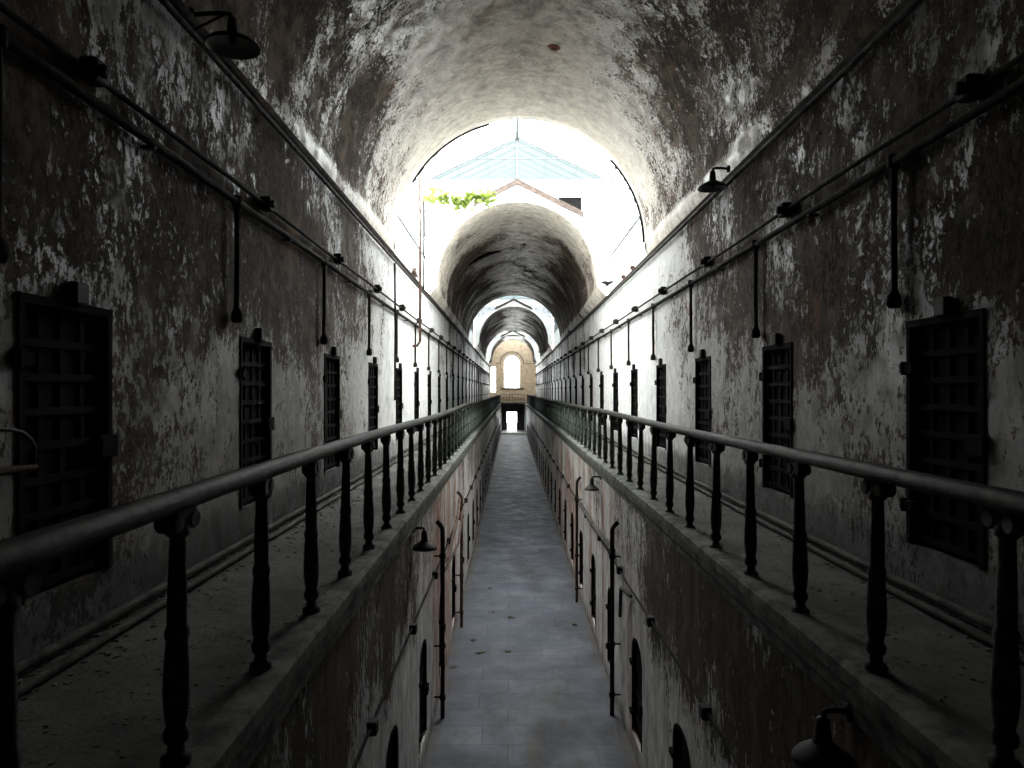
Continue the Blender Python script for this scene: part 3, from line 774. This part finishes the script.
# upturned lamp on the right ledge
root = tag(empty('upturned_lamp', (XR-.28, 21.3, ZL+.04)), 'green grey lamp with upturned dish on the right ledge before the second vault', 'lamp')
MB().lathe([(.06,0),(.06,.02),(.018,.03),(.016,.20),(.03,.22)], (.16,0,0), 10).build('stem', M['iron'], root)
MB().lathe([(.03,.20),(.05,.24),(.14,.29),(.19,.315),(.19,.33),(.13,.31),(.03,.26)], (.16,0,0), 20).build('lamp_shade', M['rail_iron'], root)
for i_, y_ in enumerate((17.2, 18.6)):
    tag(MB().bbox((XR-.12, y_-.05, ZL+.035), (XR-.02, y_+.05, ZL+.13), .01).build('ledge_box', M['rusty']), ['rusty little box on the right ledge just past the first vault mouth', 'second rusty little box on the right ledge, farther along the bright bay'][i_], 'box')
tag(MB().bbox((XR-.12, 35.5, ZL+.035), (XR-.02, 35.75, ZL+.24), .012).build('ledge_box', M['iron']), 'black box on the right ledge inside the second vault', 'box')
tag(MB().bbox((XL-.02, 26.8, ZL+.116), (XL+.08, 27.1, ZL+.32), .012).build('ledge_box', M['rusty']), 'rusty brown box on the left ledge at the mouth of the second vault', 'box')
# rectangular dark fixture upper left (large box on the near conduit)
# half hoop iron bracket on the near left door
root = tag(empty('iron_bracket', (XL+.02, 3.4, -.40)), 'rusty iron bar with half round hoop beside the nearest left cell door', 'bracket')
MB().tube([(.03,-.45,0),(.03,.42,.0)], .022, 8).build('bar', M['rusty'], root)
MB().tube([(.03+.10*math.sin(PI*k/12), .40*math.cos(PI*k/12), .22*math.sin(PI*k/12)) for k in range(13)], .012, 8).build('hoop', M['iron'], root)

# terracotta vent in the first vault crown
root = tag(empty('ceiling_vent', (.733, 12.28, 5.865)), 'six sided terracotta vent cap set in the crown of the first vault', 'vent')
root.rotation_euler = (0, math.radians(11.4), 0)
MB().lathe([(.115,.03),(.115,-.012),(.10,-.025),(.06,-.03)], (0,0,0), 6, smooth=False).build('cap', M['terracotta'], root)
MB().lathe([(.05,-.028),(.05,-.036),(.02,-.036)], (0,0,0), 12).build('plug', M['rusty'], root)
# torn gash in the second vault, a dark patch named as trim
def vault_strip(name, y0, y1, a0, a1, R, cz, w_, mat):
    mb = MB(); n = 14; top = []; 
    rr = random.Random(9)
    for k in range(n+1):
        f = k/n; a = math.radians(a0+(a1-a0)*f); y = y0+(y1-y0)*f; hw = w_*(.35+math.sin(PI*f))*rr.uniform(.6,1)
        top.append([(CX+(R-.02)*math.cos(a), y-hw, cz+(R-.02)*math.sin(a)), (CX+(R-.02)*math.cos(a), y+hw, cz+(R-.02)*math.sin(a)),
                    (CX+(R+.03)*math.cos(a), y+hw, cz+(R+.03)*math.sin(a)), (CX+(R+.03)*math.cos(a), y-hw, cz+(R+.03)*math.sin(a))])
    mb.loft(top, smooth=False); return mb.build(name, mat)
struct(vault_strip('trim_%d' % tn, 28.6, 29.4, 136, 104, 2.565, 3.225, .26, M['void'])); tn += 1

# vine reaching across the first roof light
root = tag(empty('vine', (XL, 20.2, 5.3)), 'yellow green climbing vine hanging across the left of the first roof light', 'plant')
r = random.Random(21)
stem = [(.0,.1,-2.40),(.02,0,-.5),(.12,0,.05),(.6,.1,.22),(1.2,.2,.1),(1.7,.25,.28),(2.1,.3,.24)]
MB().tube(stem, [.012,.012,.01,.009,.008,.006,.004], 6).build('stem', M['wood'], root)
mb = MB()
for k in range(150):
    u = r.random()**.8*(len(stem)-3)+2; i = min(int(u), len(stem)-2); f = u-i
    p = Vector(stem[i]).lerp(Vector(stem[i+1]), f) + Vector((r.gauss(0,.09), r.gauss(0,.10), r.gauss(-.05,.11))); p.x = max(p.x, .02)
    R3 = Matrix.Rotation(r.uniform(0,2*PI),3,'Z') @ Matrix.Rotation(r.uniform(-1.2,1.2),3,'X') @ Matrix.Rotation(r.uniform(-.6,.6),3,'Y')
    s_ = r.uniform(.08,.14)
    sh = [(0,-.9,0),(.55,-.5,.12),(.75,.1,.16),(.35,.6,.08),(0,1.1,0),(-.35,.6,.08),(-.75,.1,.16),(-.55,-.5,.12),(0,0,0)]
    vs = [p + R3 @ (Vector(q)*s_) for q in sh]
    mb.add(vs, [(8,i2,(i2+1)%8) for i2 in range(8)])
lv = mb.build('leaves', M['leaf'], root); lv['kind'] = 'stuff'

# ------------------------------------------------------------------ litter
spots = [(511,618,.11,'at the middle of the floor, above the lower cluster'), (493,613,.06,'a tiny one just left of the middle leaf'), (474,641,.08,'near the left wall by the orange stain'), (480,653,.12,'on the flags left of centre'), (508,652,.09,'on the flags at centre'), (575,625,.10,'on the right half of the floor'), (490,589,.06,'farther up on the left half'), (453,668,.10,'at the foot of the left wall')]
for k, (px, py, s_, where) in enumerate(spots):
    Y = -ZF*720/(py-391); x_ = (px-511)*Y/720; rr = random.Random(k)
    mb = MB(); n = 9; ring = []; ang = rr.uniform(0, PI)
    for q in range(n):
        a = 2*PI*q/n; rad = s_*(.5+.5*abs(math.cos(a)))*rr.uniform(.75,1.1)
        ring.append((x_+rad*math.cos(a+ang), Y+rad*math.sin(a+ang)*.8, ZF+.008+rr.uniform(0,.03)))
    mb.add(ring + [(x_, Y, ZF+.012)], [(n, q, (q+1)%n) for q in range(n)])
    o = mb.build('dead_leaf', M['dead_leaf']); md = o.modifiers.new('s', 'SOLIDIFY'); md.thickness = .004; md.offset = 1
    tag(o, 'curled dark dead leaf ' + where, 'leaf', 'dead leaves on the corridor floor')
for side, x0, x1, sd in (('left', XL+.1, EL-.2, 1), ('right', ER+.2, XR-.1, 2)):
    rr = random.Random(sd); mb = MB()
    for k in range(3200):
        y_ = 1+rr.random()**1.3*30
        u = rr.random()**2.2; x_ = (x0+(x1-x0)*u) if side == 'left' else (x1-(x1-x0)*u)
        s_ = rr.uniform(.004,.02)*(1.3 if u < .25 else .8); h = s_*rr.uniform(.2,.6); a = rr.uniform(0, PI); n = 5
        b = [(x_+s_*math.cos(a+2*PI*q/n)*rr.uniform(.6,1.2), y_+s_*math.sin(a+2*PI*q/n)*rr.uniform(.6,1.2)) for q in range(n)]
        mb.add([(p, q, ZG-.002) for p, q in b]+[(x_+(p-x_)*.7, y_+(q-y_)*.7, ZG+h) for p, q in b], [(9,8,7,6,5)[::-1]]+[(i,(i+1)%5,5+(i+1)%5,5+i) for i in range(5)])
    o = tag(mb.build('plaster_rubble', M['flake']), 'scatter of fallen plaster flakes along the %s gallery floor' % side, 'rubble'); o['kind'] = 'stuff'

# things of one kind share a group
GROUPS = {'gooseneck_lamp': 'gooseneck lamps on the corridor walls', 'ledge_pipe': 'pipes under the vault ledges', 'floor_pipe': 'pipes on the gallery floors',
          'ledge_box': 'small boxes on the ledges', 'cable': 'cables around the first vault mouth', 'downpipe': 'downpipes on the lower walls', 'broken_pipe': 'broken pipes on the lower walls', 'standpipe': 'upright pipes on the left wall'}
for o in COL.objects:
    b_ = o.name.split('.')[0]
    if o.parent is None and b_ in GROUPS and 'label' in o: o['group'] = GROUPS[b_]
